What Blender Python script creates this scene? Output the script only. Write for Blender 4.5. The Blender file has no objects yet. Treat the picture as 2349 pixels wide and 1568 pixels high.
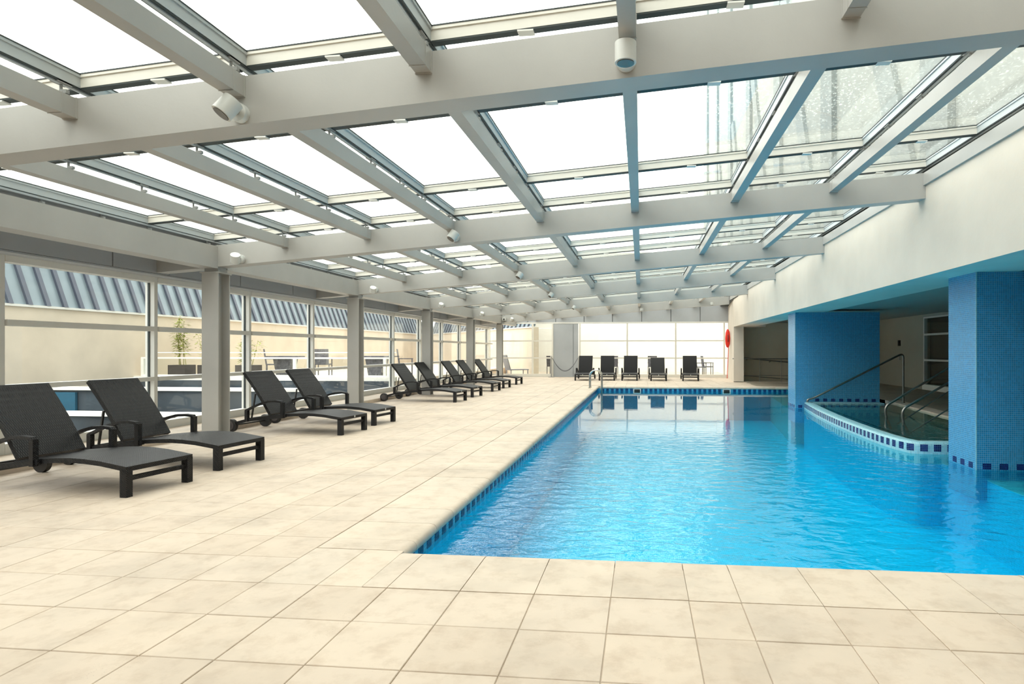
import bpy, math, random
from mathutils import Vector, Matrix
random.seed(7)
C = bpy.context.scene.collection
SC = bpy.context.scene
PI = math.pi

# ------------------------------------------------------------------ camera, sky, exposure
cam_d = bpy.data.cameras.new('camera')
cam = bpy.data.objects.new('camera', cam_d)
C.objects.link(cam)
cam.location = (0, 0, 1.266)
cam.rotation_euler = (PI / 2, 0, math.atan(147 / 1400))
cam_d.sensor_width = 36
cam_d.lens = 1400 / 2349 * 36
cam_d.shift_x = (1174.5 - 1324) / 2349
cam_d.shift_y = (803 - 784) / 2349
cam_d.clip_end = 500
SC.camera = cam

W = bpy.data.worlds.new('overcast_sky')
SC.world = W
W.use_nodes = True
wn, wl = W.node_tree.nodes, W.node_tree.links
wn.clear()
wo = wn.new('ShaderNodeOutputWorld')
bg = wn.new('ShaderNodeBackground')
tc = wn.new('ShaderNodeTexCoord')
sx = wn.new('ShaderNodeSeparateXYZ')
cr = wn.new('ShaderNodeValToRGB')
cr.color_ramp.elements[0].position = 0.0
cr.color_ramp.elements[0].color = (0.97, 0.97, 0.94, 1)
cr.color_ramp.elements[1].position = 0.9
cr.color_ramp.elements[1].color = (1.0, 1.0, 0.965, 1)
wl.new(tc.outputs['Generated'], sx.inputs[0])
wl.new(sx.outputs['Z'], cr.inputs[0])
wl.new(cr.outputs[0], bg.inputs[0])
wl.new(bg.outputs[0], wo.inputs[0])
bg.inputs[1].default_value = 4.2

SC.view_settings.view_transform = 'Standard'
SC.view_settings.look = 'None'
SC.view_settings.gamma = 1
SC.view_settings.use_curve_mapping = False
SC.view_settings.exposure = 0.08
SC.cycles.max_bounces = 12
SC.cycles.diffuse_bounces = 6
SC.cycles.glossy_bounces = 4
SC.cycles.transparent_max_bounces = 24
SC.cycles.sample_clamp_indirect = 6.0
SC.cycles.blur_glossy = 0.5

# ------------------------------------------------------------------ materials
def srgb(r, g, b):
    f = lambda c: (c / 255 / 12.92) if c / 255 <= .04045 else ((c / 255 + .055) / 1.055) ** 2.4
    return (f(r), f(g), f(b), 1)

class NT:
    def __init__(s, name):
        s.m = bpy.data.materials.new(name)
        s.m.use_nodes = True
        s.n = s.m.node_tree.nodes
        s.l = s.m.node_tree.links
        s.n.clear()
        s.out = s.n.new('ShaderNodeOutputMaterial')
    def new(s, t, **k):
        nd = s.n.new(t)
        for a, v in k.items():
            if a.startswith('i_'):
                nd.inputs[a[2:].replace('_', ' ')].default_value = v
            else:
                setattr(nd, a, v)
        return nd
    def link(s, a, b):
        s.l.new(a, b)
    def math(s, op, a, b=None):
        nd = s.n.new('ShaderNodeMath'); nd.operation = op
        for i, v in enumerate((a, b)):
            if v is None: continue
            if isinstance(v, (int, float)): nd.inputs[i].default_value = v
            else: s.link(v, nd.inputs[i])
        return nd.outputs[0]
    def pos(s):
        return s.n.new('ShaderNodeNewGeometry').outputs['Position']
    def noise(s, vec, scale, detail=3, rough=.55):
        nd = s.n.new('ShaderNodeTexNoise')
        nd.inputs['Scale'].default_value = scale
        nd.inputs['Detail'].default_value = detail
        nd.inputs['Roughness'].default_value = rough
        if vec is not None: s.link(vec, nd.inputs['Vector'])
        return nd.outputs['Fac']
    def ramp(s, fac, stops):
        nd = s.n.new('ShaderNodeValToRGB')
        e = nd.color_ramp.elements
        while len(e) < len(stops): e.new(.5)
        for i, (p, c) in enumerate(stops):
            e[i].position = p; e[i].color = c
        s.link(fac, nd.inputs[0])
        return nd.outputs[0]
    def mix(s, fac, a, b, mode='MIX'):
        nd = s.n.new('ShaderNodeMix'); nd.data_type = 'RGBA'; nd.blend_type = mode
        for i, v in ((0, fac), (6, a), (7, b)):
            if isinstance(v, (int, float)): nd.inputs[i].default_value = v
            elif isinstance(v, tuple): nd.inputs[i].default_value = v
            else: s.link(v, nd.inputs[i])
        return nd.outputs[2]
    def bsdf(s, col, rough=.5, metal=0., bump=None, bstr=.2, bdist=.01, spec=.5):
        b = s.n.new('ShaderNodeBsdfPrincipled')
        if isinstance(col, tuple): b.inputs['Base Color'].default_value = col
        else: s.link(col, b.inputs['Base Color'])
        if isinstance(rough, (int, float)): b.inputs['Roughness'].default_value = rough
        else: s.link(rough, b.inputs['Roughness'])
        b.inputs['Metallic'].default_value = metal
        b.inputs['Specular IOR Level'].default_value = spec
        if bump is not None:
            bn = s.n.new('ShaderNodeBump')
            bn.inputs['Strength'].default_value = bstr
            bn.inputs['Distance'].default_value = bdist
            s.link(bump, bn.inputs['Height'])
            s.link(bn.outputs[0], b.inputs['Normal'])
        s.link(b.outputs[0], s.out.inputs[0])
        return b

def simple(name, col, rough=.5, metal=0., var=.08, scale=6., bump=.05, spec=.5):
    t = NT(name)
    n = t.noise(t.pos(), scale, 4)
    c0 = tuple(max(0, v * (1 - var)) for v in col[:3]) + (1,)
    c1 = tuple(min(1, v * (1 + var)) for v in col[:3]) + (1,)
    c = t.ramp(n, [(.3, c0), (.7, c1)])
    n2 = t.noise(t.pos(), scale * 25, 2)
    t.bsdf(c, rough, metal, n2, bump, .004, spec)
    return t.m

M = {}
M['steel'] = simple('painted_steel', (.40, .388, .365), .40, 0, .06, 1.6, .12)
M['steel_dark'] = simple('painted_steel_seam', (.30, .30, .29), .5)
M['alu'] = simple('aluminium_frame', (.70, .69, .65), .35, 0, .03, 3)
M['alu_rail'] = simple('blue_grey_glazing_rail', (.46, .49, .50), .35, 0, .03, 3)
M['alu_cream'] = simple('cream_window_frame', (.72, .69, .62), .4, 0, .03, 3)
M['gasket'] = simple('black_gasket', (.03, .04, .04), .6)
M['fascia'] = simple('grey_fascia_panel', (.40, .415, .43), .45, 0, .05, 1.5)
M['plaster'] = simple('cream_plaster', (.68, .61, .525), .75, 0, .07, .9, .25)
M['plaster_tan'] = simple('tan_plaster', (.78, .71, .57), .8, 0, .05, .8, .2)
M['ceil'] = simple('shaded_ceiling', (.36, .37, .34), .7, 0, .03, 2)  # inner ceiling colour lowered, the dimness there is part of it
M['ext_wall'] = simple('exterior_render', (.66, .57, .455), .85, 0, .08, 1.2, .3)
M['corridor'] = simple('shaded_corridor_wall', (.40, .385, .32), .8, 0, .05, .8, .2)  # wall colour darkened to carry the shade of the corridor
M['ext_white'] = simple('exterior_white_paint', (.88, .86, .79), .7, 0, .03, 2)
M['clad'] = simple('blue_grey_metal_cladding', (.21, .26, .29), .4, .2, .1, 2)
M['clad_rib'] = simple('dark_cladding_rib', (.07, .08, .11), .45, .2)
M['dark'] = simple('painted_dark_room', (.035, .03, .025), .7)
M['slate'] = simple('slate_court_floor', (.05, .065, .08), .5, 0, .5, .9)
M['teal'] = simple('teal_panel', (.02, .12, .2), .5)
M['terrace'] = simple('terracotta_terrace', (.66, .55, .44), .7, 0, .1, 2)
M['chrome'] = simple('polished_steel_tube', (.62, .60, .56), .16, 1., .02)
M['rail_dark'] = simple('brushed_dark_steel_tube', (.30, .29, .27), .3, 1., .05)
M['black'] = simple('black_plastic', (.015, .014, .014), .45)
M['hub'] = simple('grey_wheel_hub', (.06, .05, .05), .5)
M['white'] = simple('white_plastic', (.62, .62, .59), .4, 0, .02)
M['lens'] = simple('lamp_lens', (.10, .09, .08), .2)
M['red'] = simple('red_buoy_plastic', srgb(225, 40, 20), .4, 0, .03)
M['rubber_rope'] = simple('grey_chain_rope', (.12, .12, .13), .6)
M['leaf'] = simple('bamboo_leaf', (.30, .34, .05), .6, 0, .4, 6)
M['stem'] = simple('bamboo_cane', (.45, .40, .16), .6)
M['ext_chair'] = simple('outdoor_chair_fabric', (.10, .10, .12), .7, 0, .4, 14)
M['white_frame'] = simple('pale_grey_sling_fabric', (.30, .30, .33), .6)
M['grout'] = simple('tile_joint_mortar', (.44, .36, .28), .9)
M['slot'] = simple('black_slot', (.01, .01, .01), .6)
M['facade'] = simple('tower_facade', (.36, .37, .345), .8, 0, .06, .15)
M['facade_band'] = simple('tower_facade_brace', (.26, .28, .27), .7, 0, .1, .4)

# woven resin
def mk_wicker():
    t = NT('woven_black_resin')
    tcn = t.new('ShaderNodeTexCoord')
    sp = t.new('ShaderNodeSeparateXYZ'); t.link(tcn.outputs['Object'], sp.inputs[0])
    a = t.math('SINE', t.math('MULTIPLY', t.math('ADD', sp.outputs[0], sp.outputs[2]), 330))
    b = t.math('SINE', t.math('MULTIPLY', sp.outputs[1], 330))
    w = t.math('MULTIPLY', a, b)
    c = t.ramp(t.math('ADD', t.math('MULTIPLY', w, .5), .5),
               [(.2, (.004, .004, .005, 1)), (.8, (.016, .0145, .0155, 1))])
    t.bsdf(c, .42, 0, w, .6, .003, .28)
    return t.m
M['wicker'] = mk_wicker()

# deck stone
def mk_stone(name, base, per_tile=True):
    t = NT(name)
    p = t.pos()
    n1 = t.noise(p, 1.3, 5, .62)
    n2 = t.noise(p, 7, 5, .65)
    big = t.ramp(n1, [(.28, tuple(v * .80 for v in base) + (1,)), (.5, tuple(base) + (1,)), (.75, tuple(min(1, v * 1.1) for v in base) + (1,))])
    st = t.ramp(n2, [(.30, (.80, .76, .72, 1)), (.52, (1, 1, 1, 1))])
    c = t.mix(.75, big, st, 'MULTIPLY')
    # small pits
    v = t.new('ShaderNodeTexVoronoi'); v.inputs['Scale'].default_value = 85
    t.link(p, v.inputs['Vector'])
    pm = t.noise(p, 3.1, 2)
    thr = t.math('MULTIPLY', t.math('SUBTRACT', pm, .42), .55)
    pit = t.math('LESS_THAN', v.outputs['Distance'], t.math('MAXIMUM', thr, 0.0))
    c = t.mix(t.math('MULTIPLY', pit, .45), c, tuple(v_ * .45 for v_ in base) + (1,))
    if per_tile:
        oi = t.new('ShaderNodeObjectInfo').outputs['Random']
        gi = t.n.new('ShaderNodeNewGeometry').outputs['Random Per Island']
        r = t.math('FRACT', t.math('ADD', t.math('MULTIPLY', oi, 7.31), gi))
        tone = t.ramp(r, [(0, (.95, .935, .915, 1)), (.5, (1, 1, 1, 1)), (1, (1.03, 1.02, 1.0, 1))])
        c = t.mix(1., c, tone, 'MULTIPLY')
    h = t.math('ADD', t.math('MULTIPLY', n2, .8), t.math('MULTIPLY', pit, -.5))
    t.bsdf(c, .62, 0, h, .25, .006, .35)
    return t.m
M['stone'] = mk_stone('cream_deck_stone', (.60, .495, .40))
M['stone_shaded'] = mk_stone('shaded_deck_stone', (.30, .25, .19))  # darker copy of the deck stone, shade of the inner area in its colour
M['stone_cope'] = mk_stone('cream_coping_stone', (.61, .51, .415))

# mosaics
def mk_mosaic(name, base, grout, vary=.25, size=.024, joint=.0022, rough=.25, axis='wall'):
    t = NT(name)
    p = t.pos()
    g = t.n.new('ShaderNodeNewGeometry')
    sp = t.new('ShaderNodeSeparateXYZ'); t.link(p, sp.inputs[0])
    nn = t.new('ShaderNodeSeparateXYZ'); t.link(g.outputs['True Normal'], nn.inputs[0])
    nx = t.math('GREATER_THAN', t.math('ABSOLUTE', nn.outputs[0]), .7)
    nz = t.math('GREATER_THAN', t.math('ABSOLUTE', nn.outputs[2]), .7)
    # u = x, or y on faces that look along x ; v = z, or y on level faces
    ux = t.math('ADD', t.math('MULTIPLY', sp.outputs[0], t.math('SUBTRACT', 1, nx)), t.math('MULTIPLY', sp.outputs[1], nx))
    vz = t.math('ADD', t.math('MULTIPLY', sp.outputs[2], t.math('SUBTRACT', 1, nz)), t.math('MULTIPLY', sp.outputs[1], nz))
    def cell(c):
        q = t.math('MULTIPLY', c, 1 / size)
        f = t.math('FRACT', q)
        e = t.math('LESS_THAN', f, joint / size)
        return t.math('FLOOR', q), e
    cu, eu = cell(ux); cv, ev = cell(vz)
    cb = t.new('ShaderNodeCombineXYZ'); t.link(cu, cb.inputs[0]); t.link(cv, cb.inputs[1])
    wn_ = t.new('ShaderNodeTexWhiteNoise'); wn_.noise_dimensions = '2D'; t.link(cb.outputs[0], wn_.inputs['Vector'])
    c = t.ramp(wn_.outputs['Value'], [(0, tuple(v * (1 - vary) for v in base) + (1,)), (1, tuple(min(1, v * (1 + vary)) for v in base) + (1,))])
    j = t.math('MAXIMUM', eu, ev)
    c = t.mix(j, c, tuple(grout) + (1,))
    t.bsdf(c, t.math('ADD', t.math('MULTIPLY', j, .5), rough), 0, t.math('SUBTRACT', 1, j), .3, .002)
    return t.m
M['mosaic'] = mk_mosaic('blue_glass_mosaic', (.02, .235, .46), (.30, .52, .60), .16)
M['mosaic_pool'] = mk_mosaic('pool_mosaic', (.03, .51, .78), (.05, .54, .80), .10)
M['mosaic_pool2'] = mk_mosaic('pool_wall_mosaic', (.035, .30, .50), (.16, .42, .52), .12)
M['mosaic_light'] = mk_mosaic('pale_blue_mosaic', (.24, .52, .60), (.45, .6, .62), .12)
M['mosaic_spa'] = mk_mosaic('green_blue_mosaic', (.10, .30, .32), (.3, .42, .42), .15)
def mk_cobalt():
    t = NT('cobalt_mosaic_tile')
    gi = t.n.new('ShaderNodeNewGeometry').outputs['Random Per Island']
    oi = t.new('ShaderNodeObjectInfo').outputs['Random']
    r = t.math('FRACT', t.math('ADD', gi, oi))
    c = t.ramp(r, [(0, (.006, .016, .10, 1)), (1, (.012, .028, .17, 1))])
    t.bsdf(c, .3, spec=.25)
    return t.m
M['cobalt'] = mk_cobalt()

def schlick(t, f0, normal=None):
    """Fresnel reflectance, the same seen from either side of the sheet"""
    g = t.n.new('ShaderNodeNewGeometry')
    d = t.n.new('ShaderNodeVectorMath'); d.operation = 'DOT_PRODUCT'
    t.link(g.outputs['Incoming'], d.inputs[0])
    t.link(normal if normal is not None else g.outputs['Normal'], d.inputs[1])
    c = t.math('MINIMUM', t.math('ABSOLUTE', d.outputs['Value']), 1.0)
    return t.math('ADD', t.math('MULTIPLY', t.math('POWER', t.math('SUBTRACT', 1.0, c), 5.0), 1 - f0), f0)

# clear glass: reflects by Fresnel, otherwise lets light through
def mk_glass(name, tint, ior=1.5, dirt=0.0, rough=0.0, dirt_scale=40):
    t = NT(name)
    f0 = ((ior - 1) / (ior + 1)) ** 2
    tr = t.new('ShaderNodeBsdfTransparent'); tr.inputs[0].default_value = tint + (1,)
    gl = t.new('ShaderNodeBsdfGlossy'); gl.inputs['Roughness'].default_value = rough
    mx = t.new('ShaderNodeMixShader')
    fac = schlick(t, f0)
    if dirt:
        n = t.noise(t.pos(), dirt_scale, 2)
        n2 = t.noise(t.pos(), 1.5, 3)
        d = t.math('MULTIPLY', t.math('MULTIPLY', t.math('GREATER_THAN', n, .62), n2), dirt)
        df = t.new('ShaderNodeBsdfTranslucent'); df.inputs[0].default_value = (.8, .85, .8, 1)
        m0 = t.new('ShaderNodeMixShader')
        t.link(d, m0.inputs[0]); t.link(tr.outputs[0], m0.inputs[1]); t.link(df.outputs[0], m0.inputs[2])
        t.link(m0.outputs[0], mx.inputs[1])
    else:
        t.link(tr.outputs[0], mx.inputs[1])
    t.link(fac, mx.inputs[0]); t.link(gl.outputs[0], mx.inputs[2])
    t.link(mx.outputs[0], t.out.inputs[0])
    return t.m
M['glass'] = mk_glass('window_glass', (.95, .97, .96), 1.35)
M['glass_roof'] = mk_glass('rain_wet_roof_glass', (.93, .95, .93), 1.25, .5)

def mk_water(name, tint, amp, scale):
    t = NT(name)
    p = t.pos()
    mp = t.new('ShaderNodeMapping'); mp.inputs['Scale'].default_value = (1.0, 1.35, 1.0)
    mp.inputs['Rotation'].default_value = (0, 0, math.radians(14))
    t.link(p, mp.inputs[0])
    dn = t.new('ShaderNodeTexNoise'); dn.inputs['Scale'].default_value = scale
    dn.inputs['Detail'].default_value = 2.2; dn.inputs['Roughness'].default_value = .45; dn.inputs['Distortion'].default_value = .5
    t.link(mp.outputs[0], dn.inputs['Vector'])
    dn2 = t.new('ShaderNodeTexNoise'); dn2.inputs['Scale'].default_value = scale * 4.2; dn2.inputs['Detail'].default_value = 1.5
    t.link(mp.outputs[0], dn2.inputs['Vector'])
    h = t.math('ADD', dn.outputs['Fac'], t.math('MULTIPLY', dn2.outputs['Fac'], .13))
    # livelier near the inlet side, calm towards the far end
    sp = t.new('ShaderNodeSeparateXYZ'); t.link(p, sp.inputs[0])
    calm = t.new('ShaderNodeMapRange'); calm.inputs['From Min'].default_value = 6.5; calm.inputs['From Max'].default_value = 12
    calm.inputs['To Min'].default_value = 1.0; calm.inputs['To Max'].default_value = .03
    t.link(sp.outputs[1], calm.inputs['Value'])
    h = t.math('MULTIPLY', h, calm.outputs[0])
    bn = t.new('ShaderNodeBump'); bn.inputs['Strength'].default_value = 1.0; bn.inputs['Distance'].default_value = amp
    t.link(h, bn.inputs['Height'])
    fr = schlick(t, .02, bn.outputs[0])
    tr = t.new('ShaderNodeBsdfTransparent'); tr.inputs[0].default_value = tint + (1,)
    gl = t.new('ShaderNodeBsdfGlossy'); gl.inputs['Roughness'].default_value = .0
    t.link(bn.outputs[0], gl.inputs['Normal'])
    mx = t.new('ShaderNodeMixShader')
    t.link(fr, mx.inputs[0]); t.link(tr.outputs[0], mx.inputs[1]); t.link(gl.outputs[0], mx.inputs[2])
    t.link(mx.outputs[0], t.out.inputs[0])
    return t.m
M['water'] = mk_water('pool_water_surface', (.25, .93, .995), .017, 5.0)
M['water_spa'] = mk_water('spa_water_surface', (.62, .88, .86), .03, 5)

# ------------------------------------------------------------------ mesh helpers
class MB:
    def __init__(s): s.v = []; s.f = []
    def box(s, x0, x1, y0, y1, z0, z1, mat=None):
        b = len(s.v)
        pts = [(x0, y0, z0), (x1, y0, z0), (x1, y1, z0), (x0, y1, z0), (x0, y0, z1), (x1, y0, z1), (x1, y1, z1), (x0, y1, z1)]
        if mat is not None: pts = [tuple(mat @ Vector(p)) for p in pts]
        s.v += pts
        s.f += [tuple(b + i for i in q) for q in ((0, 3, 2, 1), (4, 5, 6, 7), (0, 1, 5, 4), (1, 2, 6, 5), (2, 3, 7, 6), (3, 0, 4, 7))]
        return s
    def slab(s, x0, x1, y0, y1, zf0, zf1):
        """box whose bottom/top heights are functions of x"""
        b = len(s.v)
        s.v += [(x0, y0, zf0(x0)), (x1, y0, zf0(x1)), (x1, y1, zf0(x1)), (x0, y1, zf0(x0)),
                (x0, y0, zf1(x0)), (x1, y0, zf1(x1)), (x1, y1, zf1(x1)), (x0, y1, zf1(x0))]
        s.f += [tuple(b + i for i in q) for q in ((0, 3, 2, 1), (4, 5, 6, 7), (0, 1, 5, 4), (1, 2, 6, 5), (2, 3, 7, 6), (3, 0, 4, 7))]
        return s
    def prism(s, poly, a0, a1, axis='y'):
        """poly in the plane normal to axis, extruded from a0 to a1"""
        n = len(poly); b = len(s.v)
        def P(p, a):
            if axis == 'y': return (p[0], a, p[1])
            if axis == 'x': return (a, p[0], p[1])
            return (p[0], p[1], a)
        s.v += [P(p, a0) for p in poly] + [P(p, a1) for p in poly]
        s.f.append(tuple(b + i for i in range(n)))
        s.f.append(tuple(b + n + i for i in reversed(range(n))))
        for i in range(n):
            j = (i + 1) % n
            s.f.append((b + i, b + n + i, b + n + j, b + j))
        return s
    def tube(s, path, r, n=10, cap=True):
        path = [Vector(p) for p in path]
        b = len(s.v)
        up = None
        for i, p in enumerate(path):
            d = (path[min(i + 1, len(path) - 1)] - path[max(i - 1, 0)]).normalized()
            if up is None:
                up = Vector((0, 0, 1)) if abs(d.z) < .9 else Vector((0, 1, 0))
            a = d.cross(up).normalized(); up = a.cross(d).normalized()
            rr = r[i] if isinstance(r, (list, tuple)) else r
            for k in range(n):
                t = 2 * PI * k / n
                s.v.append(tuple(p + a * (rr * math.cos(t)) + up * (rr * math.sin(t))))
        for i in range(len(path) - 1):
            for k in range(n):
                k2 = (k + 1) % n
                s.f.append((b + i * n + k, b + i * n + k2, b + (i + 1) * n + k2, b + (i + 1) * n + k))
        if cap:
            s.f.append(tuple(b + k for k in reversed(range(n))))
            s.f.append(tuple(b + (len(path) - 1) * n + k for k in range(n)))
        return s
    def cyl(s, p0, p1, r, n=20):
        return s.tube([p0, p1], r, n)
    def strip(s, path, w, h, axis='y'):
        """rectangular bar following a path in the xz plane, w across y, h thick"""
        path = [Vector((p[0], 0, p[1])) for p in path]
        b = len(s.v)
        for i, p in enumerate(path):
            d = (path[min(i + 1, len(path) - 1)] - path[max(i - 1, 0)]).normalized()
            nrm = Vector((-d.z, 0, d.x))
            for sy, sh in ((-1, -1), (1, -1), (1, 1), (-1, 1)):
                q = p + nrm * (h / 2 * sh)
                s.v.append((q.x, w[0] if sy < 0 else w[1], q.z))
        for i in range(len(path) - 1):
            for k in range(4):
                k2 = (k + 1) % 4
                s.f.append((b + i * 4 + k, b + i * 4 + k2, b + i * 4 + 4 + k2, b + i * 4 + 4 + k))
        s.f.append((b, b + 3, b + 2, b + 1)); e = b + (len(path) - 1) * 4
        s.f.append((e, e + 1, e + 2, e + 3))
        return s
    def mesh(s, name, mat, smooth=False):
        me = bpy.data.meshes.new(name)
        me.from_pydata(s.v, [], s.f)
        import bmesh
        bm = bmesh.new(); bm.from_mesh(me)
        bmesh.ops.recalc_face_normals(bm, faces=bm.faces)
        bm.to_mesh(me); bm.free()
        if mat is not None: me.materials.append(mat)
        if smooth:
            for p in me.polygons: p.use_smooth = True
            try: me.set_sharp_from_angle(angle=math.radians(40))
            except Exception: pass
        return me
    def build(s, name, mat, parent=None, smooth=False):
        return put(name, s.mesh(name, mat, smooth), parent)

def put(name, me, parent=None, loc=None, rot=None, scale=None):
    o = bpy.data.objects.new(name, me)
    C.objects.link(o)
    if parent is not None: o.parent = parent
    if loc is not None: o.location = loc
    if rot is not None: o.rotation_euler = rot
    if scale is not None: o.scale = scale
    return o
def tag(o, label=None, cat=None, group=None, kind=None):
    if label: o['label'] = label
    if cat: o['category'] = cat
    if group: o['group'] = group
    if kind: o['kind'] = kind
    return o
def empty(name, loc=(0, 0, 0), rz=0, **k):
    o = bpy.data.objects.new(name, None)
    C.objects.link(o)
    o.location = loc; o.rotation_euler = (0, 0, rz); o.empty_display_size = .1
    return tag(o, **k)
def copy_tree(o, parent=None):
    c = o.copy(); C.objects.link(c)
    if parent is not None: c.parent = parent
    for ch in list(o.children): copy_tree(ch, c)
    return c
_unit = {}
def ubox(name, mat, x0, x1, y0, y1, z0, z1, parent, ry=0, rz=0):
    """box made of a shared unit cube, scaled"""
    k = (name, mat.name)
    if k not in _unit: _unit[k] = MB().box(-.5, .5, -.5, .5, -.5, .5).mesh(name, mat)
    return put(name, _unit[k], parent, ((x0 + x1) / 2, (y0 + y1) / 2, (z0 + z1) / 2), (0, ry, rz), (x1 - x0, y1 - y0, z1 - z0))

# ------------------------------------------------------------------ key measures (metres)
F = [-5.14, -.74, 3.66, 8.06, 12.375, 16.79, 21.215, 25.75]   # front faces of the roof frames
YF = 28.85                                               # far glass wall
ZP = lambda x: 3.215 + .0775 * x                         # top of the roof steel
ZB = lambda x: 2.90 + .0755 * x                          # underside of the frames
WX = -7.15                                               # inner face of left window frames
ZW = -.165                                               # pool water level
PX0, PY0, PY1 = -1.49, 3.72, 21.45                       # pool edges
SL = math.atan(.0775)

# ================================================================== FLOOR
floor = empty('floor', kind='structure', label='cream stone tiled pool deck')
slab = MB()
slab.box(-7.4, PX0 - .15, -4, YF + .1, -.6, -.006)
slab.box(PX0 - .15, 10, -4, PY0 - .15, -.6, -.006)
slab.box(PX0 - .15, 4.3, PY1 + .15, YF + .1, -.6, -.006)
slab.build('slab', M['grout'], floor)
# chamfered tile, 12+ faces
def tile_mesh(name, w, d, mat, th=.02, ch=.0025):
    m = MB(); b = 0
    x, y = w / 2, d / 2
    m.v = [(-x, -y, -th), (x, -y, -th), (x, y, -th), (-x, y, -th), (-x, -y, -ch), (x, -y, -ch), (x, y, -ch), (-x, y, -ch),
           (-x + ch, -y + ch, 0), (x - ch, -y + ch, 0), (x - ch, y - ch, 0), (-x + ch, y - ch, 0)]
    m.f = [(0, 3, 2, 1), (8, 9, 10, 11)]
    for a in (0, 4):
        for i in range(4):
            j = (i + 1) % 4
            m.f.append((a + i, a + j, a + 4 + j, a + 4 + i))
    return m
JT = .0045
xl = [-2.075 - .405 * n for n in range(11, 0, -1)] + [-2.075, -1.74, -1.35, -.95, -.553, -.155, .24, .50, .90, 1.30, 1.71] + [1.71 + .405 * n for n in range(1, 20)]
xl[0] = -6.45
cells = []
for k in range(-9, 0):                                    # rows in front of the pool
    y0 = 3.13 + .4 * k
    for i in range(len(xl) - 1):
        cells.append((xl[i], xl[i + 1], y0, y0 + .4))
for k in range(0, 64):                                    # rows left of the pool
    y0 = 3.13 + .4 * k
    for i in range(11):
        cells.append((xl[i], xl[i + 1], y0, y0 + .4))
yb = PY1 + .58
k = 0
while yb + k * .4 < YF - .05:                             # rows beyond the pool
    y0 = yb + k * .4; y1 = min(y0 + .4, YF)
    for i in range(11, 27): cells.append((xl[i], xl[i + 1], y0, y1))
    k += 1
cells = [c for c in cells if c[3] <= YF + .01]
def in_view(c):
    x, y = (c[0] + c[1]) / 2, (c[2] + c[3]) / 2
    s_, c_ = math.sin(cam.rotation_euler[2]), math.cos(cam.rotation_euler[2])
    d = -s_ * x + c_ * y; r = c_ * x + s_ * y
    if d < .5: return 99
    u = 1324 + 1400 * r / d; v = 803 + 1400 * 1.266 / d
    return d if (-60 < u < 2420 and v < 1640) else 99
cells.sort(key=in_view)
tm = {}
field = MB()
for i, c in enumerate(cells):
    w, d = round(c[1] - c[0] - JT, 3), round(c[3] - c[2] - JT, 3)
    cx, cy = (c[0] + c[1]) / 2, (c[2] + c[3]) / 2
    if i < 290:
        if (w, d) not in tm: tm[(w, d)] = tile_mesh('tile', w, d, None).mesh('tile', M['stone'])
        put('tile', tm[(w, d)], floor, (cx, cy, random.uniform(-.0012, .0006)))
    else:
        q = tile_mesh('t', w, d, None)
        b = len(field.v); dz = random.uniform(-.0012, .0006)
        field.v += [(v[0] + cx, v[1] + cy, v[2] + dz) for v in q.v]
        field.f += [tuple(b + j for j in f) for f in q.f]
o = field.build('distant_tiles', M['stone'], floor); tag(o, kind='stuff')

# coping stones with bull-nosed edge; profile: u across (0 = lip over the pool), z
def cope_prof(wd):
    p = [(wd, -.045), (wd, 0), (.06, 0)]
    for a in range(1, 6):
        t = PI / 2 + a * PI / 6 / 1.0
        p.append((.045 + .045 * math.cos(t) * 1.0, -.045 + .045 * math.sin(t)))
    p[-1] = (.012, -.072)
    p.append((.05, -.085)); p.append((wd * .5, -.085)); p.append((wd * .5, -.045))
    return p
CW = .585
def cope(length):
    return MB().prism(cope_prof(CW - JT), -length / 2, length / 2).mesh('coping_stone', M['stone_cope'], True)
cm = {}
def put_cope(x, y, rz, L):
    L = round(L, 3)
    if L not in cm: cm[L] = cope(L)
    put('coping_stone', cm[L], floor, (x, y, random.uniform(-.001, .001)), (0, 0, rz))
LX = PX0 + .005
for k in range(0, 46):                                    # left edge; local +x points away from the pool
    y0 = 3.13 + .4 * k + (.02 if k == 0 else 0)
    if y0 < PY0 - .5: continue
    if k == 0: continue
    y1 = y0 + .4
    if y1 > PY1 + .6: break
    if y0 < PY0: y0 = PY0
    put_cope(LX, (y0 + y1) / 2, PI, y1 - y0 - JT)
cx = [x for x in xl if x > -2.1]
for i in range(len(cx) - 1):                              # near edge
    x0, x1 = cx[i], cx[i + 1]
    if x0 < PX0:                                          # flat stones turning the corner
        xe = min(x1, PX0 + .0)
        put('coping_stone', tile_mesh('coping_stone', xe - x0 - (JT if x1 < PX0 else 0), PY0 - 3.13 - JT, None).mesh('coping_stone', M['stone_cope']), floor, ((x0 + xe) / 2, (PY0 + 3.13) / 2, 0))
        x0 = PX0
        if x1 < PX0: continue
    put_cope((x0 + x1) / 2, PY0 - .005, -PI / 2, x1 - x0 - JT)
for i in range(len(cx) - 1):                              # far edge
    x0, x1 = cx[i], cx[i + 1]
    if x1 > 9: break
    if x0 < -1.5: continue
    put_cope((x0 + x1) / 2, PY1 + .005, PI / 2, x1 - x0 - JT)

# ================================================================== LEFT WALL (kerb, fascia, windows)
wall_left = empty('wall_left', kind='structure', label='glazed wall on the left with grey fascia above and low kerb below')
kerb = MB().prism([(-7.45, -.02), (-6.45, -.02), (-6.45, .075), (-6.47, .085), (-7.45, .085)], -4, YF).build('kerb', M['stone_cope'], wall_left)
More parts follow.
